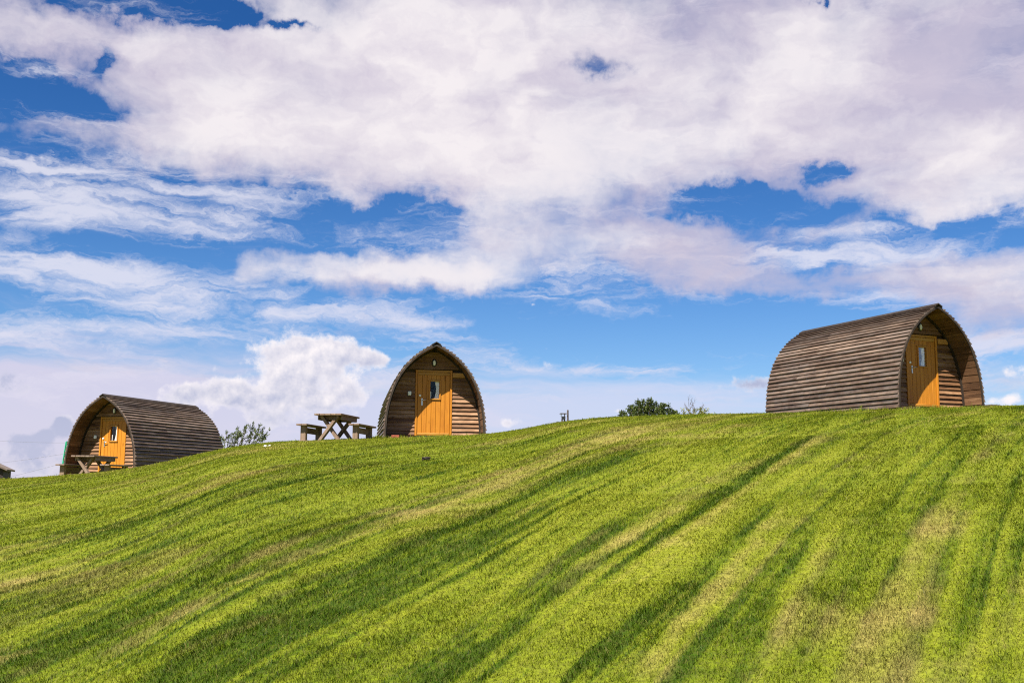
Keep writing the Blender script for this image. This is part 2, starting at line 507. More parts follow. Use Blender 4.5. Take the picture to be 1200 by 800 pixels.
M['conifer'] = leaf_material('conifer_foliage', (0.022, 0.036, 0.009), (0.060, 0.085, 0.019), (0.15, 0.17, 0.045))
M['willow'] = leaf_material('willow_foliage', (0.040, 0.055, 0.020), (0.085, 0.11, 0.042), (0.17, 0.18, 0.085))
M['weed'] = leaf_material('yellow_green_foliage', (0.10, 0.12, 0.03), (0.19, 0.20, 0.05), (0.28, 0.27, 0.09))


# ------------------------------------------------------------------ terrain
def vnoise(x, y, seed=0):
    xi, yi = np.floor(x).astype(np.int64), np.floor(y).astype(np.int64)
    fx, fy = x - xi, y - yi
    fx, fy = fx * fx * fx * (fx * (fx * 6 - 15) + 10), fy * fy * fy * (fy * (fy * 6 - 15) + 10)

    def h(a, b):
        n = (a * 374761393 + b * 668265263 + seed * 974634777) & 0xffffffff
        n = ((n ^ (n >> 13)) * 1274126177) & 0xffffffff
        n = ((n ^ (n >> 16)) * 2246822519) & 0xffffffff
        return ((n ^ (n >> 15)) & 0xffff) / 65535.0
    a, b, c, d = h(xi, yi), h(xi + 1, yi), h(xi, yi + 1), h(xi + 1, yi + 1)
    return (a * (1 - fx) + b * fx) * (1 - fy) + (c * (1 - fx) + d * fx) * fy


def fbm(x, y, octv=4, seed=0, gain=0.5):
    s, a, tot = 0.0, 1.0, 0.0
    for k in range(octv):
        s = s + a * vnoise(x * 2 ** k + 17.3 * k, y * 2 ** k - 9.1 * k, seed + k)
        tot += a
        a *= gain
    return s / tot


def sstep(e0, e1, x):
    t = np.clip((x - e0) / (e1 - e0), 0, 1)
    return t * t * (3 - 2 * t)


EYE = 1.6
sky_px = [(-250, 572), (-100, 566), (0, 562), (70, 557.5), (120, 553.5), (158, 549), (200, 541), (230, 533.5), (262, 526), (320, 518.5), (380, 516.5), (440, 514.5), (505, 512), (567, 509.5), (620, 502.5), (660, 494.5), (700, 490.5), (760, 488), (820, 486.5), (900, 485.5),
          (1000, 483), (1060, 480.5), (1100, 478.5), (1150, 477), (1200, 476), (1300, 474), (1450, 478)]
crest_r = [(-250, 44), (0, 40), (120, 35.5), (200, 32), (300, 30.5), (505, 29.2), (700, 30), (900, 30), (1060, 27.6), (1200, 26.5), (1450, 26)]
_th, _te = [], []
for q in sky_px:
    d = px_dir(*q)
    _th.append(math.atan2(d.x, d.y))
    _te.append(d.z / math.hypot(d.x, d.y))
_rt = [math.atan2(px_dir(a, 500).x, px_dir(a, 500).y) for a, b in crest_r]
_rr = [b for a, b in crest_r]
_g = np.linspace(-math.pi, math.pi, 4001)
_tes = np.interp(_g, _th, _te)
_rcs = np.interp(_g, _rt, _rr)
_k = np.exp(-0.5 * (np.arange(-40, 41) / 8.0) ** 2)
_k /= _k.sum()
_tes = np.convolve(np.pad(_tes, 40, mode='edge'), _k, 'valid')
_k2 = np.exp(-0.5 * (np.arange(-120, 121) / 40.0) ** 2)
_k2 /= _k2.sum()
_rcs = np.convolve(np.pad(_rcs, 120, mode='edge'), _k2, 'valid')

CABINS = [  # x, y, z, yaw
    (10.99, 27.03, 2.05, R(-23.0)),
    (-13.91, 36.08, 0.31, R(17.4)),
    (-2.15, 29.99, 1.35, R(-9.1)),
]
CAB_L = 5.42
STRIPE = R(19.9)


def st_coords(x, y):
    return x * math.cos(STRIPE) - y * math.sin(STRIPE), x * math.sin(STRIPE) + y * math.cos(STRIPE)


def height(x, y):
    x, y = np.asarray(x, float), np.asarray(y, float)
    r = np.hypot(x, y)
    th = np.arctan2(x, y)
    te = np.interp(th, _g, _tes)
    rc = np.interp(th, _g, _rcs)
    H = rc * te
    w = sstep(R(55), R(150), np.abs(th))
    H = H * (1 - w) + w * (-2.6)
    rc = rc * (1 - w) + w * 33.0
    A = H + 2 * EYE
    t = r / rc
    mcap = -0.09
    t1 = (A - mcap * rc) / (2 * EYE)
    tq = np.minimum(t, t1)
    z = -EYE + A * tq - EYE * tq * tq + mcap * np.maximum(r - t1 * rc, 0)
    lo = -13.0
    k = 2.0
    z = np.where(z - lo > 12, z, lo + k * np.log1p(np.exp(np.clip((z - lo) / k, -40, 40))))
    s, q = st_coords(x, y)
    near = np.exp(-(r / 70.0) ** 2)
    z = z + near * (0.045 * (fbm(x * 0.33, y * 0.33, 3, 5) - 0.5) * sstep(2, 8, r) + 0.030 * (fbm(s * 1.7, q * 0.12, 3, 21) - 0.5) + 0.02 * (fbm(x * 2.1, y * 2.1, 2, 9) - 0.5))
    z = z - 0.27 * np.exp(-(((x + 12.2) / 2.6) ** 2 + ((y - 34.9) / 1.25) ** 2))      # hollow in front of the far left cabin
    for cx, cy, cz, yaw in CABINS:      # a levelled pad under each cabin
        dx, dy = x - cx, y - cy
        lx = dx * math.cos(yaw) - dy * math.sin(yaw)
        ly = dx * math.sin(yaw) + dy * math.cos(yaw)
        dist = np.hypot(np.maximum(np.abs(lx) - 1.35, 0), np.maximum(np.abs(ly - CAB_L / 2) - CAB_L / 2 + 0.1, 0))
        wgt = 1 - sstep(0.0, 1.6, dist)
        z = z * (1 - wgt) + wgt * np.minimum(z, cz + 0.04)
    return z


def hz(x, y):
    return float(height(np.array([x]), np.array([y]))[0])


def px_ground(px, py, rmax=70):
    d = px_dir(px, py)
    h = math.hypot(d.x, d.y)
    rs = np.linspace(2.5, rmax, 4000)
    X, Y, Z = d.x / h * rs, d.y / h * rs, d.z / h * rs
    gz = height(X, Y)
    i = np.argmax(Z <= gz) if (Z <= gz).any() else int(np.argmin(Z - gz))
    return float(X[i]), float(Y[i]), float(gz[i])


def px_at(px, r):
    """ground point at range r in the direction of a picture column"""
    d = px_dir(px, 500)
    h = math.hypot(d.x, d.y)
    x, y = d.x / h * r, d.y / h * r
    return x, y, hz(x, y)


# long mower furrows, their shadow lines put into the turf colour: traced from the photograph and laid on the slope
FURROWS = []
for p0, p1, wd, am in [((775, 632), (945, 517), 0.10, 1.0), ((765, 745), (912, 588), 0.11, 1.0), ((865, 780), (957, 615), 0.12, 0.9), ((1080, 605), (1150, 505), 0.20, 0.5), ((1000, 560), (1010, 540), 0.2, 0.3),
                       ((0, 692), (240, 622), 0.10, 0.7), ((0, 770), (300, 672), 0.12, 0.8), ((0, 640), (330, 570), 0.12, 0.6), ((180, 775), (330, 715), 0.14, 0.7), ((380, 640), (560, 573), 0.12, 0.8),
                       ((400, 730), (470, 690), 0.22, 0.6), ((640, 700), (760, 600), 0.16, 0.4), ((1120, 760), (1190, 640), 0.18, 0.5), ((460, 770), (620, 660), 0.12, 0.5), ((60, 720), (200, 670), 0.10, 0.6),
                       ((1020, 700), (1060, 620), 0.16, 0.4), ((700, 780), (760, 720), 0.2, 0.7)]:
    a, b = px_ground(*p0), px_ground(*p1)
    sa, ta = st_coords(a[0], a[1])
    sb, tb = st_coords(b[0], b[1])
    FURROWS.append((sa, ta, sb, tb, wd * 0.75, am * 0.9))


def turf(x, y):
    """lushness (dark green) and dryness (straw) of the lawn, 0..1 each"""
    r = np.hypot(x, y)
    s, t = st_coords(x, y)
    s1 = s - 0.2 * (t - 12.0) * sstep(-5.0, 3.0, s)          # passes swing to the right below the right cabin
    s2 = s1 + 0.10 * (fbm(x * 0.12, y * 0.12, 2, 77) - 0.5) + 0.05 * (fbm(x * 1.3, y * 1.3, 2, 78) - 0.5)
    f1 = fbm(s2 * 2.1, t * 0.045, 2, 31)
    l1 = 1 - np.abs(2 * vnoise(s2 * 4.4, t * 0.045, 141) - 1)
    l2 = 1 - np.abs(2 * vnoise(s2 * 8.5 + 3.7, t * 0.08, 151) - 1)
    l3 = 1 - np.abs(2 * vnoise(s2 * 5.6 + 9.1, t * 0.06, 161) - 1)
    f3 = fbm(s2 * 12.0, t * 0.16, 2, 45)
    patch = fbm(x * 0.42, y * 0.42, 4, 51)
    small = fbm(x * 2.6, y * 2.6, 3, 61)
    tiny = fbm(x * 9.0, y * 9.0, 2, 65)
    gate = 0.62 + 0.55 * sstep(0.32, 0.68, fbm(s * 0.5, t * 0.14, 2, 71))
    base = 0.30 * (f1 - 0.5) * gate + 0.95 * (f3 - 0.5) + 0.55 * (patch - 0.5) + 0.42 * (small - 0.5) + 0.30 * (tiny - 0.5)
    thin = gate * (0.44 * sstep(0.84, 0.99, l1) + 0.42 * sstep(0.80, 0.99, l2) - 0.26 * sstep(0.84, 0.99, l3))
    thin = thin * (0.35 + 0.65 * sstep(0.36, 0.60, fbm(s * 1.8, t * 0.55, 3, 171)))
    lush = 0.39 + base + thin + 0.24 * (1 - sstep(5, 12, r)) - 0.04 * sstep(18, 28, r) + 0.20 * sstep(1.0, 3.5, s) * (1 - sstep(7, 13, r)) + 0.12 * (1 - sstep(-5.0, -2.5, s)) * (1 - sstep(8, 13, r))
    dry = -0.17 + 1.35 * (fbm(s2 * 2.4 + 40, t * 0.10, 3, 81) - 0.42) + 1.1 * (fbm(x * 0.55 + 9, y * 0.55, 4, 91) - 0.5) + 0.7 * (small - 0.5) + 0.5 * (f3 - 0.5) + 0.22 * gate * sstep(0.82, 0.99, l3)
    jag = 0.07 * (fbm(x * 3.1, y * 3.1, 3, 101) - 0.5)
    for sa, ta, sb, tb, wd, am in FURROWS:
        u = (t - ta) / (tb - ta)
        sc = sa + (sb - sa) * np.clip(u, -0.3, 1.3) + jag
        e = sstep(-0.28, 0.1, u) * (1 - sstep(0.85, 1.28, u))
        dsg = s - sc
        dk = np.exp(-(np.minimum(dsg, 0) / (1.5 * wd)) ** 2) * np.exp(-(np.maximum(dsg, 0) / (0.35 * wd)) ** 2)  # furrow's dark shadow line and greener left flank, both painted as lushness
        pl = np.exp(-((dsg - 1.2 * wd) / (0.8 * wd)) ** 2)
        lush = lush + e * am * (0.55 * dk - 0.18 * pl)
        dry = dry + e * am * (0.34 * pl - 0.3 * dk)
    return np.clip(lush, 0, 1), np.clip(dry, 0, 1)


def in_cabin(x, y, pad=0.0):
    hit = np.zeros(np.shape(x), bool)
    for cx, cy, cz, yaw in CABINS:
        dx, dy = x - cx, y - cy
        lx = dx * math.cos(yaw) - dy * math.sin(yaw)
        ly = dx * math.sin(yaw) + dy * math.cos(yaw)
        hit |= (np.abs(lx) < 1.38 + pad) & (ly > -pad) & (ly < CAB_L + pad)
    return hit


def turf_colours(N, lush, dry, rnd):
    c_mid = N.mix(lush, (0.190, 0.208, 0.013), (0.084, 0.128, 0.003))
    c = N.mix(N.step(lush, 0.58, 1.05), c_mid, (0.032, 0.064, 0.002))
    c = N.mix(N.m('MULTIPLY', dry, 0.85), c, (0.33, 0.245, 0.080))
    return c


def build_ground():
    rs = [0.0]
    r = 0.6
    while r < 6000:
        rs.append(r)
        r *= 1.0085 if 3.5 < r < 46 else 1.06
    rs = np.array(rs[1:])
    th = np.unique(np.concatenate([np.radians(np.arange(-38, 38.01, 0.19)), np.radians(np.arange(38, 322, 2.5))]))
    RR, TT = np.meshgrid(rs, th, indexing='ij')
    X, Y = RR * np.sin(TT), RR * np.cos(TT)
    Z = height(X, Y)
    nr, nt = X.shape
    V = np.stack([X, Y, Z], -1).reshape(-1, 3)
    idx = np.arange(nr * nt).reshape(nr, nt)
    a = idx[:-1, :]
    b = idx[1:, :]
    a2, b2 = np.roll(a, -1, 1), np.roll(b, -1, 1)
    Q = np.stack([a, a2, b2, b], -1).reshape(-1, 4)
    V = np.vstack([V, [[0, 0, hz(0.0, 0.01)]]])
    c = len(V) - 1
    Tr = np.stack([np.full(nt, c), np.roll(idx[0], -1), idx[0]], -1)
    me = bpy.data.meshes.new('ground')
    nq, ntri = len(Q), len(Tr)
    me.vertices.add(len(V))
    me.vertices.foreach_set('co', V.astype(np.float32).ravel())
    loops = np.concatenate([Q.ravel(), Tr.ravel()]).astype(np.int32)
    me.loops.add(len(loops))
    me.loops.foreach_set('vertex_index', loops)
    me.polygons.add(nq + ntri)
    me.polygons.foreach_set('loop_start', np.concatenate([np.arange(nq) * 4, nq * 4 + np.arange(ntri) * 3]).astype(np.int32))
    me.polygons.foreach_set('use_smooth', np.ones(nq + ntri, bool))
    me.update(calc_edges=True)
    me.validate()
    lu, dr = turf(V[:, 0], V[:, 1])
    for nm, arr in (('lush', lu), ('dry', dr)):
        me.attributes.new(nm, 'FLOAT', 'POINT').data.foreach_set('value', arr.astype(np.float32))
    m, N, bs = material('turf')
    at = lambda k: N.new('ShaderNodeAttribute', attribute_name=k).outputs['Fac']
    pos = N.new('ShaderNodeNewGeometry').outputs['Position']
    c = turf_colours(N, at('lush'), at('dry'), None)
    fineN = N.noise(pos, 26.0, 4.0, 0.65)
    c = N.mix(N.step(fineN, 0.35, 0.7, 0.0, 0.7), c, (0.060, 0.060, 0.012))
    N.put(bs.inputs['Base Color'], c)
    bs.inputs['Roughness'].default_value = 0.95
    bs.inputs['Specular IOR Level'].default_value = 0.1
    bp = N.new('ShaderNodeBump')
    bp.inputs['Strength'].default_value = 0.6
    bp.inputs['Distance'].default_value = 0.03
    N.put(bp.inputs['Height'], fineN)
    N.l.new(bp.outputs[0], bs.inputs['Normal'])
    o = link('ground', me, m)
    tag(o, 'mown grass hillside rising to the cabins', None, None, 'structure')
    return o


def build_grass():
    P, Wd, Ln, nseg = [], [], [], []
    bands = [  # r0, r1, blades per m2, half angle
        (3.0, 6.5, 9000, 33), (6.5, 10, 5200, 31), (10, 16, 2500, 30), (16, 24, 1150, 29.5), (24, 34, 620, 29), (34, 44, 150, 28)]
    X, Y = [], []
    for r0, r1, den, ha in bands:
        area = math.radians(2 * ha) * 0.5 * (r1 * r1 - r0 * r0)
        n = int(area * den)
        rr = np.sqrt(rng.uniform(r0 * r0, r1 * r1, n))
        tt = np.radians(rng.uniform(-ha, ha, n))
        X.append(rr * np.sin(tt))
        Y.append(rr * np.cos(tt))
    x, y = np.concatenate(X), np.concatenate(Y)
    keep = ~in_cabin(x, y, 0.02)
    x, y = x[keep], y[keep]
    lu, dr = turf(x, y)
    # thin the bare straw patches
    keep = rng.random(len(x)) > 0.35 * dr
    x, y, lu, dr = x[keep], y[keep], lu[keep], dr[keep]
    n = len(x)
    z = height(x, y)
    r = np.hypot(x, y)
    rnd = rng.random(n)
    wid = 0.0027 * (np.maximum(r, 3.5) / 4.5) ** 0.75 * rng.uniform(0.7, 1.35, n)
    tall = rng.random(n) > 0.965
    ln = (0.013 + 0.015 * lu + 0.014 * rng.random(n)) * (1 + 0.022 * r) * np.where(tall, 1.5, 1.0)
    ln = ln * (0.60 + 0.6 * fbm(x * 7.0, y * 7.0, 2, 201))
    ln = ln * np.where(in_cabin(x, y, 0.30), 2.6, 1.0) * np.where((r > 25) & (rng.random(n) > 0.97), 1.7, 1.0)
    s, t = st_coords(x, y)
    lay = np.sign(np.sin(s * 5.6))
    ang = rng.uniform(0, 2 * math.pi, n)
    lean = rng.uniform(0.35, 1.3, n)
    dx = np.cos(ang) * lean + lay * 0.28 * math.sin(STRIPE)
    dy = np.sin(ang) * lean + lay * 0.28 * math.cos(STRIPE)
    fa = rng.uniform(0, math.pi, n)
    wx, wy = np.cos(fa) * wid / 2, np.sin(fa) * wid / 2
    base = np.stack([x, y, z - 0.006], -1)
    W3 = np.stack([wx, wy, np.zeros(n)], -1)
    mid = base + np.stack([dx * 0.35 * ln, dy * 0.35 * ln, 0.62 * ln], -1)
    tip = base + np.stack([dx * ln, dy * ln, (1.02 - 0.28 * lean) * ln], -1)
    V = np.stack([base - W3, base + W3, mid + W3 * 0.8, mid - W3 * 0.8, tip], 1).reshape(-1, 3)
    o = np.arange(n)[:, None] * 5
    Q = (np.array([[0, 1, 2, 3]]) + o)
    T = (np.array([[3, 2, 4]]) + o)
    me = bpy.data.meshes.new('grass')
    me.vertices.add(len(V))
    me.vertices.foreach_set('co', V.astype(np.float32).ravel())
    loops = np.concatenate([Q, T], 1).astype(np.int32).ravel()
    me.loops.add(len(loops))
    me.loops.foreach_set('vertex_index', loops)
    me.polygons.add(2 * n)
    ls = (np.arange(n)[:, None] * 7 + np.array([[0, 4]])).ravel()
    me.polygons.foreach_set('loop_start', ls.astype(np.int32))
    me.update(calc_edges=True)
    for nm, arr in (('lush', lu), ('dry', dr), ('rnd', rnd)):
        me.attributes.new(nm, 'FLOAT', 'POINT').data.foreach_set('value', np.repeat(arr, 5).astype(np.float32))
    m, N, bs = material('grass_blade')
    at = lambda k: N.new('ShaderNodeAttribute', attribute_name=k).outputs['Fac']
    rn = at('rnd')
    lush = N.m('ADD', at('lush'), N.m('MULTIPLY_ADD', rn, 0.30, -0.15), clamp=True)
    dryv = N.m('ADD', at('dry'), N.step(rn, 0.86, 1.0, 0.0, 0.45), clamp=True)
    c = turf_colours(N, lush, dryv, rn)
    rn2 = N.m('FRACT', N.m('MULTIPLY', rn, 57.3))
    k = N.step(rn2, 0.0, 1.0, 0.52, 1.45, smooth=False)
    c = N.mix(1.0, c, N.xyz(k, k, k), 'MULTIPLY')
    N.put(bs.inputs['Base Color'], c)
    bs.inputs['Roughness'].default_value = 0.5
    bs.inputs['Specular IOR Level'].default_value = 0.10
    tl = N.new('ShaderNodeBsdfTranslucent')
    N.put(tl.inputs['Color'], c)
    ms = N.new('ShaderNodeMixShader')
    ms.inputs[0].default_value = 0.35
    N.l.new(bs.outputs[0], ms.inputs[1])
    N.l.new(tl.outputs[0], ms.inputs[2])
    N.l.new(ms.outputs[0], [q for q in N.n if q.type == 'OUTPUT_MATERIAL'][0].inputs['Surface'])
    ob = link('grass', me, m)
    tag(ob, 'short mown lawn grass in green and straw coloured stripes', 'grass', None, 'stuff')
    print('blades', n)


build_ground()
build_grass()


# ------------------------------------------------------------------ arched timber cabins
_prof = np.array([(1.428, -0.22), (1.430, 0.0), (1.428, 0.194), (1.418, 0.409), (1.402, 0.628), (1.372, 0.835), (1.328, 1.049), (1.272, 1.258), (1.200, 1.468), (1.110, 1.666), (1.002, 1.859),
                  (0.872, 2.039), (0.726, 2.203), (0.562, 2.355), (0.383, 2.487), (0.195, 2.600), (0.0, 2.700)])
_d = np.r_[0, np.cumsum(np.hypot(*np.diff(_prof, axis=0).T))]
ARC = float(_d[-1])


def arc(s, off=0.0):
    """point on the arch at arc length s from the foot, moved outwards by off"""
    p = np.array([np.interp(s, _d, _prof[:, k]) for k in (0, 1)])
    e = 0.09
    q0 = np.array([np.interp(max(s - e, 0), _d, _prof[:, k]) for k in (0, 1)])
    q1 = np.array([np.interp(min(s + e, ARC), _d, _prof[:, k]) for k in (0, 1)])
    t = (q1 - q0) / np.hypot(*(q1 - q0))
    nrm = np.array([t[1], -t[0]])
    return p + nrm * off


def half_width(z, off):
    ss = np.linspace(0, ARC, 200)
    pts = np.array([arc(s, off) for s in ss])
    return float(np.interp(z, pts[:, 1], pts[:, 0]))


WALL_Y = 0.67
PROTO = []          # (key, name, mesh, material, parent key, location)


def part(name, mesh, mat, parent=None, loc=(0, 0, 0), rot=(0, 0, 0)):
    mesh.materials.append(M[mat])
    PROTO.append((name, mesh, parent, loc, rot))
    return len(PROTO) - 1


def extrude_y(name, section, y0, y1, nseg=1, jit=0.0):
    """prism along Y from a 2D section in XZ, with slight wander"""
    V, Fc = [], []
    k = len(section)
    ph = random.uniform(0, 6)
    for i in range(nseg + 1):
        y = y0 + (y1 - y0) * i / nseg
        j = jit * (math.sin(y * 1.3 + ph) + 0.6 * random.uniform(-1, 1))
        for q in section:
            V.append((q[0] * (1 + j), y, q[1] + j * 0.7))
    for i in range(nseg):
        for a in range(k):
            b = (a + 1) % k
            Fc.append((i * k + a, i * k + b, (i + 1) * k + b, (i + 1) * k + a))
    Fc.append(tuple(range(k)))
    Fc.append(tuple(nseg * k + a for a in range(k))[::-1])
    me = pymesh(name, V, Fc)
    bm = bmesh.new()
    bm.from_mesh(me)
    bmesh.ops.recalc_face_normals(bm, faces=list(bm.faces))
    bm.to_mesh(me)
    bm.free()
    return me


def arch_band(name, o0, o1, y0, y1, s0=0.0):
    """an arched rib: rectangular section swept round the whole arch"""
    V, Fc = [], []
    ss = np.linspace(s0, ARC, 26)
    pts = [(side, s) for side in (-1,) for s in ss] + [(1, s) for s in ss[::-1][1:]]
    for side, s in pts:
        a, b = arc(s, o0), arc(s, o1)
        if s >= ARC - 1e-6:
            a = np.array([0, 2.70 + o0 * 1.15])
            b = np.array([0, 2.70 + o1 * 1.15])
        for q, y in ((a, y0), (b, y0), (b, y1), (a, y1)):
            V.append((side * q[0], y, q[1]))
    n = len(pts)
    for i in range(n - 1):
        for k in range(4):
            k2 = (k + 1) % 4
            Fc.append((i * 4 + k, i * 4 + k2, (i + 1) * 4 + k2, (i + 1) * 4 + k))
    Fc += [(0, 1, 2, 3), tuple((n - 1) * 4 + k for k in (3, 2, 1, 0))]
    me = pymesh(name, V, Fc)
    bm = bmesh.new()
    bm.from_mesh(me)
    bmesh.ops.recalc_face_normals(bm, faces=list(bm.faces))
    bm.to_mesh(me)
    bm.free()
    return me


def arch_panel(name, off, y0, y1, zlow=-0.2):
    """solid slab filling the arch outline"""
    pts = [arc(s, off) for s in np.linspace(0, ARC, 24)]
    pts[-1] = np.array([0, 2.70 + off * 1.15])
    out = [(p[0], p[1]) for p in pts] + [(-p[0], p[1]) for p in pts[::-1][1:]]
    n = len(out)
    V = [(a, y0, b) for a, b in out] + [(a, y1, b) for a, b in out]
    Fc = [tuple(range(n)), tuple(range(n, 2 * n))[::-1]] + [(i, i + n, (i + 1) % n + n, (i + 1) % n) for i in range(n)]
    return pymesh(name, V, Fc)


def build_cabin_proto():
    # outer lapped boards, course by course from the foot to the ridge
    n = 29
    ex = (ARC - 0.05) / n
    for side in (-1, 1):
        for i in range(n):
            s0 = i * ex + random.uniform(-0.004, 0.004)
            s1 = s0 + ex + 0.028
            lip = 0.040 + random.uniform(-0.005, 0.007)
            sec = [arc(s0, -0.012), arc(s0, lip), arc(s0 + 0.006, lip + 0.004), arc(min(s1, ARC), -0.003), arc(min(s1, ARC), -0.012)]
            sec = [(side * max(q[0], 0.004), q[1]) for q in sec]
            y0, y1 = random.uniform(-0.012, 0.006), CAB_L + random.uniform(-0.01, 0.012)
            cut = [y0, y1] if random.random() < 0.35 else [y0, random.choice((1.35, 2.05, 2.75, 3.4, 4.1)) + random.uniform(-0.05, 0.05), y1]
            for ya, yb in zip(cut[:-1], cut[1:]):
                dz = random.uniform(-0.0025, 0.0025)
                part('cladding_board', extrude_y('cladding_board', [(q[0], q[1] + dz) for q in sec], ya + 0.002, yb - 0.002, max(3, int((yb - ya) * 2)), 0.0018), 'clad')
    # ridge cap of two boards
    for side in (-1, 1):
        sec = [(side * 0.0, 2.762), (side * 0.0, 2.735), (side * 0.125, 2.662), (side * 0.137, 2.684)]
        part('ridge_board', extrude_y('ridge_board', sec, -0.035, CAB_L + 0.03, 8, 0.0008), 'trim')
    part('shell_lining', arch_band('shell_lining', -0.034, -0.014, 0.02, CAB_L - 0.02), 'lining')
    part('front_arch', arch_band('front_arch', -0.056, -0.014, -0.006, 0.018), 'trim')
    part('rear_arch', arch_band('rear_arch', -0.060, -0.014, CAB_L - 0.018, CAB_L + 0.03), 'trim')
    part('inner_arch', arch_band('inner_arch', -0.098, -0.058, WALL_Y - 0.085, WALL_Y - 0.030), 'trim')
    # porch soffit boards
    m = 17
    for side in (-1, 1):
        for i in range(m):
            s0 = 0.03 + i * (ARC - 0.1) / m
            s1 = s0 + (ARC - 0.1) / m - 0.007
            sec = [arc(s0, -0.037), arc(s0, -0.054 - random.uniform(0, 0.006)), arc(s1, -0.049), arc(s1, -0.037)]
            part('soffit_board', extrude_y('soffit_board', [(side * max(q[0], 0.002), q[1]) for q in sec], 0.022, WALL_Y - 0.012, 2, 0.001), 'soffit')
    part('floor', box_mesh('floor', 2.62, CAB_L - 0.1, 0.06, at=(0, CAB_L / 2, 0.03)), 'lining')
    # rear wall
    rear = part('rear_wall', arch_panel('rear_wall', -0.05, CAB_L - 0.12, CAB_L - 0.07), 'wall')
    # front wall: dark lining with lapped boards nailed to it, open at the door
    DW, D0, D1 = 0.475, 0.115, 1.955
    wall = part('front_wall', box_mesh('front_wall', 0.05, 0.05, 1.9, at=(-DW - 0.03, WALL_Y + 0.05, 1.0)), 'lining')
    # lining panels left, right and above the door
    for side in (-1, 1):
        zs = np.linspace(-0.15, 1.96, 12)
        out = [(side * (DW - 0.01), zs[0])] + [(side * (half_width(z, -0.063)), z) for z in zs] + [(side * (DW - 0.01), zs[-1])]
        k = len(out)
        V = [(a, WALL_Y + 0.022, b) for a, b in out] + [(a, WALL_Y + 0.06, b) for a, b in out]
        Fc = [tuple(range(k)), tuple(range(k, 2 * k))[::-1]] + [(i, i + k, (i + 1) % k + k, (i + 1) % k) for i in range(k)]
        part('wall_lining', pymesh('wall_lining', V, Fc), 'lining', wall)
    zs = np.linspace(1.957, 2.58, 7)
    out = [(half_width(z, -0.063), z) for z in zs]
    out = out + [(-a, b) for a, b in out[::-1]]
    k = len(out)
    V = [(a, WALL_Y + 0.022, b) for a, b in out] + [(a, WALL_Y + 0.06, b) for a, b in out]
    Fc = [tuple(range(k)), tuple(range(k, 2 * k))[::-1]] + [(i, i + k, (i + 1) % k + k, (i + 1) % k) for i in range(k)]
    part('wall_lining', pymesh('wall_lining', V, Fc), 'lining', wall)

    def wall_board(x0b, x1b, x0t, x1t, z0, z1):
        lip = 0.044 + random.uniform(-0.006, 0.010)
        tl = random.uniform(-0.006, 0.006)
        nn = 6
        V, Fc = [], []
        for i in range(nn + 1):
            f = i / nn
            xb, xt = x0b + (x1b - x0b) * f, x0t + (x1t - x0t) * f
            jz = tl * (f - 0.5) + random.uniform(-0.003, 0.003)
            jy = random.uniform(-0.002, 0.002)
            V += [(xb, WALL_Y + 0.02, z0 + jz), (xb, WALL_Y - lip + jy, z0 + jz), (xt, WALL_Y + 0.006, z1), (xt, WALL_Y + 0.02, z1)]
        for i in range(nn):
            for k in range(4):
                k2 = (k + 1) % 4
                Fc.append((i * 4 + k, i * 4 + k2, i * 4 + 4 + k2, i * 4 + 4 + k))
        Fc += [(0, 1, 2, 3), tuple(nn * 4 + k for k in (3, 2, 1, 0))]
        me = pymesh('wall_board', V, Fc)
        bm = bmesh.new()
        bm.from_mesh(me)
        bmesh.ops.recalc_face_normals(bm, faces=list(bm.faces))
        bm.to_mesh(me)
        bm.free()
        part('wall_board', me, 'wall', wall)
    z = -0.10
    pitch = 0.119
    while z < 2.50:
        z1 = min(z + pitch + 0.022, 2.545)
        hb, ht = half_width(z, -0.062), half_width(z1, -0.062)
        if z1 < D1 + 0.05 and z < D1 - 0.02:
            wall_board(-hb, -DW - 0.062, -ht, -DW - 0.062, z, z1)
            wall_board(DW + 0.062, hb, DW + 0.062, ht, z, z1)
        elif z < D1 + 0.045:
            pass
        else:
            wall_board(-hb, hb, -ht, ht, z, z1)
        z += pitch
    # fill between the last split course and the head of the door
    zt = -0.10 + pitch * math.ceil((D1 - 0.02 + 0.10) / pitch)
    hb, ht = half_width(zt, -0.062), half_width(zt + pitch, -0.062)
    if zt < D1 + 0.045:
        wall_board(-hb, -DW - 0.062, -ht, -DW - 0.062, zt, zt + pitch + 0.02)
        wall_board(DW + 0.062, hb, DW + 0.062, ht, zt, zt + pitch + 0.02)
        wall_board(-DW - 0.06, DW + 0.06, -DW - 0.06, DW + 0.06, D1 + 0.064, zt + pitch + 0.02)
    # sill under the wall and door step
    part('sill_board', box_mesh('sill_board', 2.56, 0.07, 0.115, 0.006, at=(0, WALL_Y - 0.028, 0.015)), 'sill', wall)
    part('porch_floor', box_mesh('porch_floor', 2.66, 0.60, 0.05, 0.006, at=(0, WALL_Y / 2 - 0.035, -0.035)), 'sill')

    # door
    F0 = WALL_Y - 0.040
    door = part('door', box_mesh('door', 2 * DW - 0.02, 0.022, D1 - D0 - 1.02, at=(0, WALL_Y + 0.028, D0 + (D1 - D0 - 1.02) / 2)), 'door')
    for sd in (-1, 1):
        part('door_jamb', box_mesh('door_jamb', 0.058, 0.085, D1 - D0 + 0.06, 0.005, at=(sd * (DW + 0.028), F0 + 0.03, (D0 + D1) / 2 + 0.028)), 'door', door)
    part('door_head', box_mesh('door_head', 2 * DW + 0.004, 0.085, 0.06, 0.005, at=(0, F0 + 0.032, D1 + 0.028)), 'door_x', door)
    part('door_threshold', box_mesh('door_threshold', 2 * DW + 0.10, 0.14, 0.03, 0.005, at=(0, F0 - 0.01, D0 - 0.022)), 'black', door)
    part('weather_bar', box_mesh('weather_bar', 2 * DW - 0.02, 0.055, 0.075, 0.012, at=(0, F0 + 0.015, D0 + 0.045)), 'door_x', door)
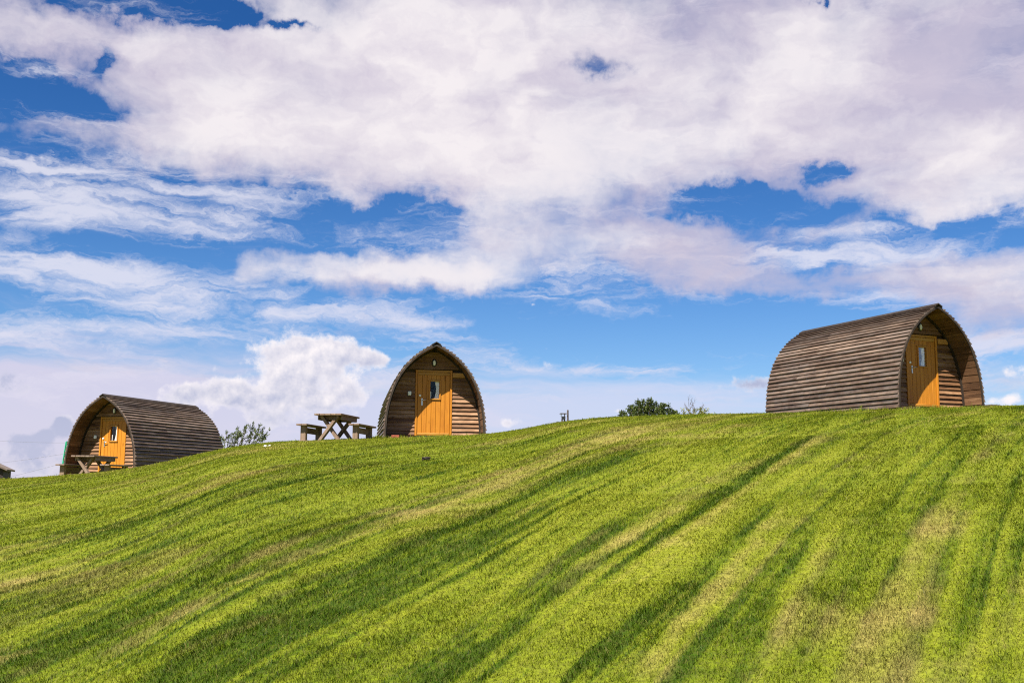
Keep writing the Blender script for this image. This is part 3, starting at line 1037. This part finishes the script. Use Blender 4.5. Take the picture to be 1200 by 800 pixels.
    yl = F0 + 0.032
    part('door_rail', box_mesh('door_rail', 2 * DW - 0.016, 0.036, 0.085, 0.005, at=(0, yl - 0.006, D1 - 0.050)), 'door_x', door)
    # window opening in the leaf
    wx0, wx1, wz0, wz1 = -0.125, 0.185, 1.175, 1.705
    xs = np.linspace(-DW + 0.008, DW - 0.008, 8)
    for i in range(7):
        a, b = xs[i] + 0.003, xs[i + 1] - 0.003
        segs = [(D0 + 0.085, D1 - 0.094)]
        pieces = []
        for z0, z1 in segs:
            if b <= wx0 or a >= wx1:
                pieces.append((a, b, z0, z1))
            else:
                pieces.append((a, b, z0, wz0))
                pieces.append((a, b, wz1, z1))
                if a < wx0 - 0.02:
                    pieces.append((a, wx0, wz0 + 0.001, wz1 - 0.001))
                if b > wx1 + 0.02:
                    pieces.append((wx1, b, wz0 + 0.001, wz1 - 0.001))
        for p, q, z0, z1 in pieces:
            part('door_plank', box_mesh('door_plank', q - p, 0.034, z1 - z0, 0.006, at=((p + q) / 2, yl + random.uniform(-0.001, 0.001), (z0 + z1) / 2)), 'door', door)
    # window in the door: frame of four bars, pane, curtain
    t = 0.042
    cx, cz = (wx0 + wx1) / 2, (wz0 + wz1) / 2
    for sd in (-1, 1):
        part('window_bar', box_mesh('window_bar', t, 0.075, wz1 - wz0 + 0.05, 0.006, at=(cx + sd * ((wx1 - wx0) / 2 - 0.002), yl - 0.008, cz)), 'door', door)
        part('window_bar', box_mesh('window_bar', wx1 - wx0 - t, 0.075, t, 0.006, at=(cx, yl - 0.010, cz + sd * ((wz1 - wz0) / 2 + 0.002))), 'door_x', door)
    part('window_pane', box_mesh('window_pane', wx1 - wx0 - 0.03, 0.005, wz1 - wz0 - 0.03, at=(cx, yl + 0.005, cz)), 'glass', door)
    V, Fc = [], []
    nx, nz = 22, 9
    for i in range(nx + 1):
        f = i / nx
        for j in range(nz + 1):
            h = j / nz
            tied = 1.0 - 0.25 * math.sin(h * math.pi) ** 2
            x = wx1 + 0.02 - (0.165 * tied) * (1 - f) - 0.02 * (1 - h)
            V.append((x, yl + 0.032 + 0.014 * math.sin(f * 17 + h * 0.7), wz0 - 0.03 + h * (wz1 - wz0 + 0.06)))
    for i in range(nx):
        for j in range(nz):
            a = i * (nz + 1) + j
            Fc.append((a, a + nz + 1, a + nz + 2, a + 1))
    part('curtain', pymesh('curtain', V, Fc, True), 'curtain', door)
    part('curtain_hem', box_mesh('curtain_hem', 0.035, 0.02, 0.20, 0.006, at=(wx0 + 0.04, yl + 0.05, wz0 + 0.12)), 'curtain', door)
    # handle and lock
    V, Fc = join([tube([(-0.335, yl - 0.02, 1.13), (-0.335, yl - 0.075, 1.13), (-0.30, yl - 0.08, 1.135), (-0.20, yl - 0.078, 1.16)], [0.012, 0.011, 0.012, 0.009], 8)])
    part('door_handle', pymesh('door_handle', V, Fc, True), 'steel', door)
    part('handle_plate', box_mesh('handle_plate', 0.045, 0.012, 0.20, 0.005, at=(-0.335, yl - 0.022, 1.09), seg=2), 'steel', door)
    V, Fc = tube([(-0.395, yl - 0.012, 1.27), (-0.395, yl - 0.034, 1.27), (-0.395, yl - 0.042, 1.27)], [0.032, 0.032, 0.020], 14)
    part('door_lock', pymesh('door_lock', V, Fc), 'white', door)
    # bulkhead lamp over the door
    lamp = None
    bm = bmesh.new()
    bmesh.ops.create_uvsphere(bm, u_segments=20, v_segments=10, radius=1.0)
    for v in bm.verts:
        v.co = Vector((v.co.x * 0.078, WALL_Y - 0.03 + v.co.y * 0.035, 2.225 + v.co.z * 0.118))
    me = bpy.data.meshes.new('lamp_housing')
    bm.to_mesh(me)
    bm.free()
    lamp = part('bulkhead_lamp', me, 'black')
    bm = bmesh.new()
    bmesh.ops.create_uvsphere(bm, u_segments=16, v_segments=10, radius=1.0)
    for v in bm.verts:
        v.co = Vector((v.co.x * 0.044, WALL_Y - 0.052 + v.co.y * 0.034, 2.225 + v.co.z * 0.082))
    me = bpy.data.meshes.new('lamp_lens')
    bm.to_mesh(me)
    bm.free()
    part('lamp_lens', me, 'white', lamp)
    # small white light box left of the door
    sw = part('wall_box', box_mesh('wall_box', 0.095, 0.07, 0.115, 0.012, at=(-0.70, WALL_Y - 0.062, 1.325), seg=2), 'white')
    part('box_back', box_mesh('box_back', 0.125, 0.018, 0.155, 0.006, at=(-0.705, WALL_Y - 0.024, 1.315)), 'black', sw)


build_cabin_proto()
plaque_mesh = box_mesh('name_plaque', 0.35, 0.024, 0.135, 0.006, at=(0.715, WALL_Y - 0.070, 1.875))
plaque_mesh.materials.append(M['plaque'])

cab_labels = [
    'largest arched timber cabin on the right, its long left side in full sun',
    'arched timber cabin at far left, behind a picnic table, its right side facing us',
    'arched timber cabin in the middle seen square on to its orange door',
]
for ci, (cx, cy, cz, yaw) in enumerate(CABINS):
    root = thing('timber_cabin', cab_labels[ci], 'cabin', (cx, cy, cz), -yaw, 'arched timber cabins on the hill')
    made = []
    for name, mesh, par, loc, rot in PROTO:
        o = bpy.data.objects.new(name, mesh)
        COL.objects.link(o)
        o.parent = root if par is None else made[par]
        o.location = loc
        made.append(o)
    if ci != 1:
        link('name_plaque', plaque_mesh, None, root)


# ------------------------------------------------------------------ picnic tables
def build_table(label, x, y, z, heading, hand=1):
    t = thing('picnic_table', label, 'picnic table', (x, y, z), -heading, 'picnic tables beside the cabins')
    Lh = 0.76        # half length along y
    for i in range(5):
        cx = -0.31 + i * 0.155
        link('top_plank', box_mesh('top_plank', 0.147, 2 * Lh + random.uniform(-0.015, 0.015), 0.048, 0.006, at=(cx, 0, 0.715 + random.uniform(-0.002, 0.002))), M['table_y'], t)
    for e in (-1, 1):
        ye = e * (Lh - 0.20)
        # crossed legs
        link('crossed_leg', beam_mesh('crossed_leg', (hand * 0.25, ye - 0.040, 0.690), (-hand * 0.29, ye - 0.040, -0.03), 0.078, 0.150, (0, 1, 0)), M['table'], t)
        link('crossed_leg', beam_mesh('crossed_leg', (-hand * 0.25, ye + 0.040, 0.690), (hand * 0.29, ye + 0.040, -0.03), 0.078, 0.150, (0, 1, 0)), M['table'], t)
        link('top_bearer', box_mesh('top_bearer', 0.66, 0.06, 0.105, 0.006, at=(0, ye + 0.112, 0.638)), M['table'], t)
        link('ground_bearer', box_mesh('ground_bearer', 1.62, 0.065, 0.06, 0.006, at=(0, ye - 0.115, -0.01)), M['table'], t)
        for sd in (-1, 1):
            link('bench_post', box_mesh('bench_post', 0.150, 0.13, 0.46, 0.008, at=(sd * 0.735, ye, 0.19)), M['table'], t)
    for sd in (-1, 1):
        link('apron', box_mesh('apron', 0.035, 2 * Lh - 0.36, 0.115, 0.004, at=(sd * 0.325, 0, 0.632)), M['table_y'], t)
        for k in (-1, 1):
            link('bench_plank', box_mesh('bench_plank', 0.145, 2 * Lh, 0.046, 0.006, at=(sd * 0.735 + k * 0.076, 0, 0.444)), M['table_y'], t)
        link('bench_rail', box_mesh('bench_rail', 0.05, 2 * (Lh - 0.28), 0.16, 0.005, at=(sd * 0.735, 0, 0.300)), M['table_y'], t)
    return t


tx, ty, tz = px_at(395, 29.6)
build_table('weathered picnic table standing clear against the sky left of the middle cabin', tx, ty, tz - 0.05, R(10.5))
tx, ty, tz = px_at(113.5, 36.4)
build_table('weathered picnic table in front of the far left cabin', tx, ty, tz - 0.08, R(7), -1)


# ------------------------------------------------------------------ small things round the cabins
def cabin_local(ci, lx, ly):
    cx, cy, cz, yaw = CABINS[ci]
    return cx + lx * math.cos(yaw) + ly * math.sin(yaw), cy - lx * math.sin(yaw) + ly * math.cos(yaw)


# teal panel leaning by the far left cabin
x, y = cabin_local(1, -1.58, 0.35)
o = link('green_panel', box_mesh('green_panel', 0.07, 0.62, 1.22, 0.025, at=(0, 0, 0.60), seg=2), M['teal'], None, (x, y, hz(x, y) - 0.03), (0, R(6.5), -CABINS[1][3]))
tag(o, 'upright teal green panel leaning on the left flank of the far left cabin', 'panel')

# blue tub half sunk in the grass beside that cabin
x, y = cabin_local(1, 1.78, 4.75)
V, Fc = tube([(0, 0, 0), (0, 0, 0.33), (0, 0, 0.36), (0, 0, 0.36), (0, 0, 0.04)], [0.14, 0.17, 0.185, 0.165, 0.13], 18)
o = link('blue_tub', pymesh('blue_tub', V, Fc), M['blue'], None, (x, y, hz(x, y) - 0.02))
tag(o, 'small bright blue tub behind the crest beside the far left cabin', 'tub')

# brick by the left foot of the middle cabin, sleeper by the right one
x, y = cabin_local(2, -1.12, -0.16)
o = link('brick', box_mesh('brick', 0.215, 0.10, 0.07, 0.006), M['brick'], None, (x, y, hz(x, y) + 0.055), (0, 0, R(12)))
tag(o, 'single red brick at the left foot of the middle cabin', 'brick')
x, y = cabin_local(0, 1.62, 0.25)
o = link('timber_sleeper', box_mesh('timber_sleeper', 0.36, 0.9, 0.13, 0.012), M['post'], None, (x, y, hz(x, y) + 0.075), (0, 0, -CABINS[0][3]))
tag(o, 'low dark timber block at the right foot of the right cabin', 'timber')


def lump(name, mat, rad, squash, seed, label, cat, loc, group=None):
    bm = bmesh.new()
    bmesh.ops.create_icosphere(bm, subdivisions=3, radius=1.0)
    rg = random.Random(seed)
    ph = [rg.uniform(0, 6) for _ in range(6)]
    for v in bm.verts:
        n = 1 + 0.22 * math.sin(v.co.x * 3.1 + ph[0]) * math.cos(v.co.y * 2.7 + ph[1]) + 0.16 * math.sin(v.co.z * 5 + v.co.x * 4 + ph[2]) + rg.uniform(-0.07, 0.07)
        v.co = Vector((v.co.x * n * rad, v.co.y * n * rad * 0.8, v.co.z * n * rad * squash))
    me = bpy.data.meshes.new(name)
    bm.to_mesh(me)
    bm.free()
    o = link(name, me, M[mat], None, loc)
    return tag(o, label, cat, group)


gx, gy, gz = px_ground(499, 540)
lump('soil_clump', 'soil', 0.055, 0.55, 3, 'small dark clod of soil lying on the lawn below the middle cabin', 'soil', (gx, gy, gz + 0.035))
gx, gy, gz = px_ground(311, 524)
lump('pale_stone', 'stone', 0.04, 0.6, 5, 'larger of two pale stones at the foot of the willow shrub', 'stone', (gx, gy, gz + 0.03))
gx, gy, gz = px_ground(316, 523.5)
lump('pale_stone', 'stone', 0.028, 0.6, 8, 'smaller of two pale stones near the willow shrub', 'stone', (gx, gy, gz + 0.03))

# flat-topped stand and thin post on the crest right of the middle cabin
x, y, z = px_at(660, 40.0)
zt = z
t = thing('flat_topped_stand', 'small flat-topped stand beside the thin post on the crest', 'stand', (x, y, z), R(8))
t.scale = (1, 1, 0.88)
link('top_board', box_mesh('top_board', 0.24, 0.24, 0.03, 0.004, at=(0, 0, 0.60)), M['post'], t)
link('stand_box', box_mesh('stand_box', 0.13, 0.13, 0.13, 0.006, at=(0.01, 0, 0.42)), M['black'], t)
link('upright', box_mesh('upright', 0.03, 0.03, 0.14, at=(0.06, 0.02, 0.53)), M['black'], t)
link('upright', box_mesh('upright', 0.03, 0.03, 0.14, at=(-0.075, 0.02, 0.53)), M['steel'], t)
for sd in (-1, 1):
    link('leg', box_mesh('leg', 0.05, 0.05, 0.40, at=(sd * 0.045, 0, 0.17)), M['post'], t)
x, y, z = px_at(665.3, 40.0)
V, Fc = tube([(0, 0, -0.1), (0, 0, 0.12), (0.004, 0, 0.35), (0.002, 0, 0.63), (0.002, 0, 0.645)], [0.045, 0.04, 0.034, 0.032, 0.018], 8)
o = link('thin_post', pymesh('thin_post', V, Fc), M['post'], None, (x, y, z))
tag(o, 'thin dark post standing alone on the crest right of the middle cabin', 'post')

# distant hut at the left edge
x, y, z = px_at(-26, 62.0)
t = thing('timber_hut', 'distant dark timber hut cut off by the left edge of the picture', 'hut', (x, y, z), R(20))
z0 = px_dir(0, 561).z / math.hypot(px_dir(0, 561).x, px_dir(0, 561).y) * 62.0 - z
link('wall', box_mesh('wall', 3.1, 4.0, z0 + 0.50, at=(0, 0, (z0 + 0.50) / 2)), M['shed'], t)
for sd in (-1, 1):
    sec = [(sd * 0.0, z0 + 1.30), (sd * 0.0, z0 + 1.22), (sd * 1.72, z0 + 0.40), (sd * 1.74, z0 + 0.48)]
    link('roof_slope', extrude_y('roof_slope', sec, -2.2, 2.2, 3, 0.0), M['shed_roof'], t)
link('gable', pymesh('gable', [(-1.5, -1.95, z0 + 0.49), (1.5, -1.95, z0 + 0.49), (0, -1.95, z0 + 1.2), (-1.5, 1.95, z0 + 0.49), (1.5, 1.95, z0 + 0.49), (0, 1.95, z0 + 1.2)],
                         [(0, 1, 2), (5, 4, 3), (0, 3, 4, 1), (1, 4, 5, 2), (2, 5, 3, 0)]), M['shed_roof'], t)


# ------------------------------------------------------------------ shrubs
def leaf_cloud(centres, size, count, spread, aspect, rg, axis_bias=None):
    """many small leaf faces round a list of points"""
    V, Fc = [], []
    for c, ax in centres:
        for _ in range(count):
            p = Vector(c) + Vector((rg.gauss(0, spread), rg.gauss(0, spread), rg.gauss(0, spread)))
            d = Vector((rg.gauss(0, 1), rg.gauss(0, 1), rg.gauss(0, 1))).normalized()
            if ax is not None:
                d = (d * 0.6 + Vector(ax).normalized()).normalized()
            sd = d.cross(Vector((rg.gauss(0, 1), rg.gauss(0, 1), rg.gauss(0, 1))))
            if sd.length < 1e-3:
                continue
            sd.normalize()
            L = size * rg.uniform(0.6, 1.4)
            w = L * aspect
            o = len(V)
            V += [p, p + d * L * 0.5 + sd * w, p + d * L, p + d * L * 0.5 - sd * w]
            Fc.append((o, o + 1, o + 2, o + 3))
    return V, Fc


def conifer_bush(name, label, px, r, wid, hgt, seed, spikes, group=None):
    rg = random.Random(seed)
    x, y, z = px_at(px, r)
    t = thing(name, label, 'shrub', (x, y, z - 0.02), 0, group)
    stems, cents = [], []
    for i in range(spikes):
        f = (i + 0.5) / spikes * 2 - 1 + rg.uniform(-0.06, 0.06)
        env = max(0.60, (1 - 0.42 * abs(f + 0.05) ** 1.6)) * rg.uniform(0.80, 1.05)
        H = hgt * env
        bx, by = f * wid * 0.48, rg.uniform(-0.5, 0.5) * wid * 0.35
        top = Vector((bx + 0.05 * wid * rg.uniform(-0.3, 1.2), by, H))
        stems.append(tube([(bx * 0.75, by * 0.7, -0.08), (bx * 0.92, by * 0.9, H * 0.45), top], [0.032, 0.02, 0.005], 5))
        nlev = max(5, int(H / 0.075))
        for k in range(nlev):
            h = (k + rg.random()) / nlev
            rad = 0.25 * wid / spikes * 4.3 * (1 - h) ** 0.7 * rg.uniform(0.5, 1.25) + 0.02
            for q in range(3):
                a = rg.uniform(0, 2 * math.pi)
                dirv = (math.cos(a), math.sin(a), 0.7)
                c = (bx + (top.x - bx) * h + math.cos(a) * rad, by + math.sin(a) * rad, H * h)
                cents.append((c, dirv))
                stems.append(tube([(bx + (top.x - bx) * h, by, H * h - 0.03), c], [0.008, 0.003], 3, False))
    V, Fc = join(stems)
    link('trunk', pymesh('trunk', V, Fc), M['bark'], t)
    V, Fc = leaf_cloud(cents, 0.085, 18, 0.040, 0.24, rg)
    link('crown', pymesh('crown', V, Fc), M['conifer'], t)


def sprout(base, direction, length, rad, depth, rg, segs, tips, bend):
    """recursive twig"""
    path = [Vector(base)]
    d = Vector(direction).normalized()
    n = 5
    for i in range(n):
        d = (d + Vector((rg.gauss(0, 0.09), rg.gauss(0, 0.09), rg.gauss(0, 0.05))) + Vector(bend) * 0.06).normalized()
        path.append(path[-1] + d * length / n)
        if depth > 0 and i >= 1 and rg.random() < 0.85:
            s = d.cross(Vector((rg.gauss(0, 1), rg.gauss(0, 1), rg.gauss(0, 1)))).normalized()
            sprout(path[-1], d + s * rg.uniform(0.4, 0.8), length * rg.uniform(0.35, 0.55), rad * 0.5, depth - 1, rg, segs, tips, bend)
        tips.append((path[-1].copy(), d.copy(), i / n))
    segs.append(tube(path, [rad * (1 - 0.85 * i / n) for i in range(n + 1)], 4 if rad > 0.006 else 3, False))


def willow_shrub():
    rg = random.Random(19)
    x, y, z = px_at(287, 37.0)
    t = thing('willow_shrub', 'wind-bent shrub with narrow upright leafy shoots right of the far left cabin', 'shrub', (x, y, z), 0)
    segs, tips = [], []
    k = 0.0
    for i in range(21):
        f = (i + rg.uniform(-0.3, 0.3)) / 20 * 2 - 1
        bx = f * 0.60 - 0.08
        ln = (0.98 - 0.25 * abs(f) - (0.15 if f < -0.2 else 0.0)) * rg.uniform(0.62, 1.08)
        sprout((bx, rg.uniform(-0.25, 0.25), -0.05), (0.30 + 0.12 * f, rg.uniform(-0.15, 0.15), 1.0), ln, 0.014, 1 if i % 3 == 0 else 0, rg, segs, tips, (0.35, 0, 0.1))
    V, Fc = join(segs)
    link('trunk', pymesh('trunk', V, Fc), M['bark'], t)
    V, Fc = leaf_cloud([(p, d) for p, d, f in tips if rg.random() < 0.9], 0.085, 8, 0.020, 0.16, rg)
    link('crown', pymesh('crown', V, Fc), M['willow'], t)


conifer_bush('evergreen_bush', 'wide dark evergreen bush poking above the crest', 760, 46.0, 2.45, 1.20, 4, 18)
conifer_bush('evergreen_bush', 'tiny dark evergreen sprig at the right end of the wide bush', 791.5, 46.0, 0.26, 0.78, 9, 3)
willow_shrub()
rg = random.Random(31)
x, y, z = px_at(812, 44.0)
t = thing('bare_sapling', 'bare twiggy sapling on the crest between the evergreen bush and right cabin', 'sapling', (x, y, z), 0)
segs, tips = [], []
for bx, ln, lx in ((-0.10, 1.30, 0.05), (-0.05, 1.05, 0.22), (0.05, 1.1, 0.30), (0.12, 0.85, 0.45), (-0.25, 0.75, -0.35), (0.2, 0.8, 0.75), (0.3, 0.7, 0.55), (-0.1, 1.2, -0.03)):
    sprout((bx, rg.uniform(-0.1, 0.1), -0.05), (lx, rg.uniform(-0.1, 0.1), 1.0), ln * 0.66, 0.022, 2, rg, segs, tips, (0.08, 0, 0.1))
V, Fc = join(segs)
link('trunk', pymesh('trunk', V, Fc), M['twig'], t)
V, Fc = leaf_cloud([(p, d) for p, d, f in tips if p.z < 0.62 and rg.random() < 0.5], 0.07, 5, 0.03, 0.22, rg)
link('crown', pymesh('crown', V, Fc), M['weed'], t)

# ------------------------------------------------------------------ overhead wires at far left
x1, y1, z1 = px_at(150, 90.0)
zt1 = px_dir(150, 516).z / math.hypot(px_dir(150, 516).x, px_dir(150, 516).y) * 90.0
pole = thing('utility_pole', 'wooden utility pole behind the far left cabin where the three overhead wires meet', 'pole', (x1, y1, z1), R(30))
V, Fc = tube([(0, 0, -0.3), (0, 0, (zt1 - z1) * 0.5), (0, 0, zt1 - z1)], [0.15, 0.13, 0.11], 10)
link('shaft', pymesh('shaft', V, Fc), M['post'], pole)
link('cross_arm', box_mesh('cross_arm', 1.5, 0.1, 0.1, 0.005, at=(0, 0, zt1 - z1 - 0.2)), M['post'], pole)
wl = ['highest overhead wire at far left, almost level', 'middle overhead wire at far left, sloping down to the left', 'lowest overhead wire at far left, sloping steeply down to the left']
for k, (pa, pb, rr) in enumerate((((-60, 511.5), (150, 513.5), 105.0), ((-60, 548), (150, 511), 100.0), ((-60, 574), (150, 506), 95.0))):
    a = px_dir(*pa)
    a = a * (rr / math.hypot(a.x, a.y))
    b = Vector((x1 + (k - 1) * 0.6, y1 - (k - 1) * 0.3, zt1 - 0.1))
    path = []
    for i in range(17):
        f = i / 16
        p = a.lerp(b, f)
        p.z -= 0.25 * (1 - (2 * f - 1) ** 2)
        path.append(p)
    V, Fc = tube(path, [0.007] * 17, 4)
    o = link('overhead_wire', pymesh('overhead_wire', V, Fc), M['wire'])
    tag(o, wl[k], 'wire', 'overhead wires at far left')
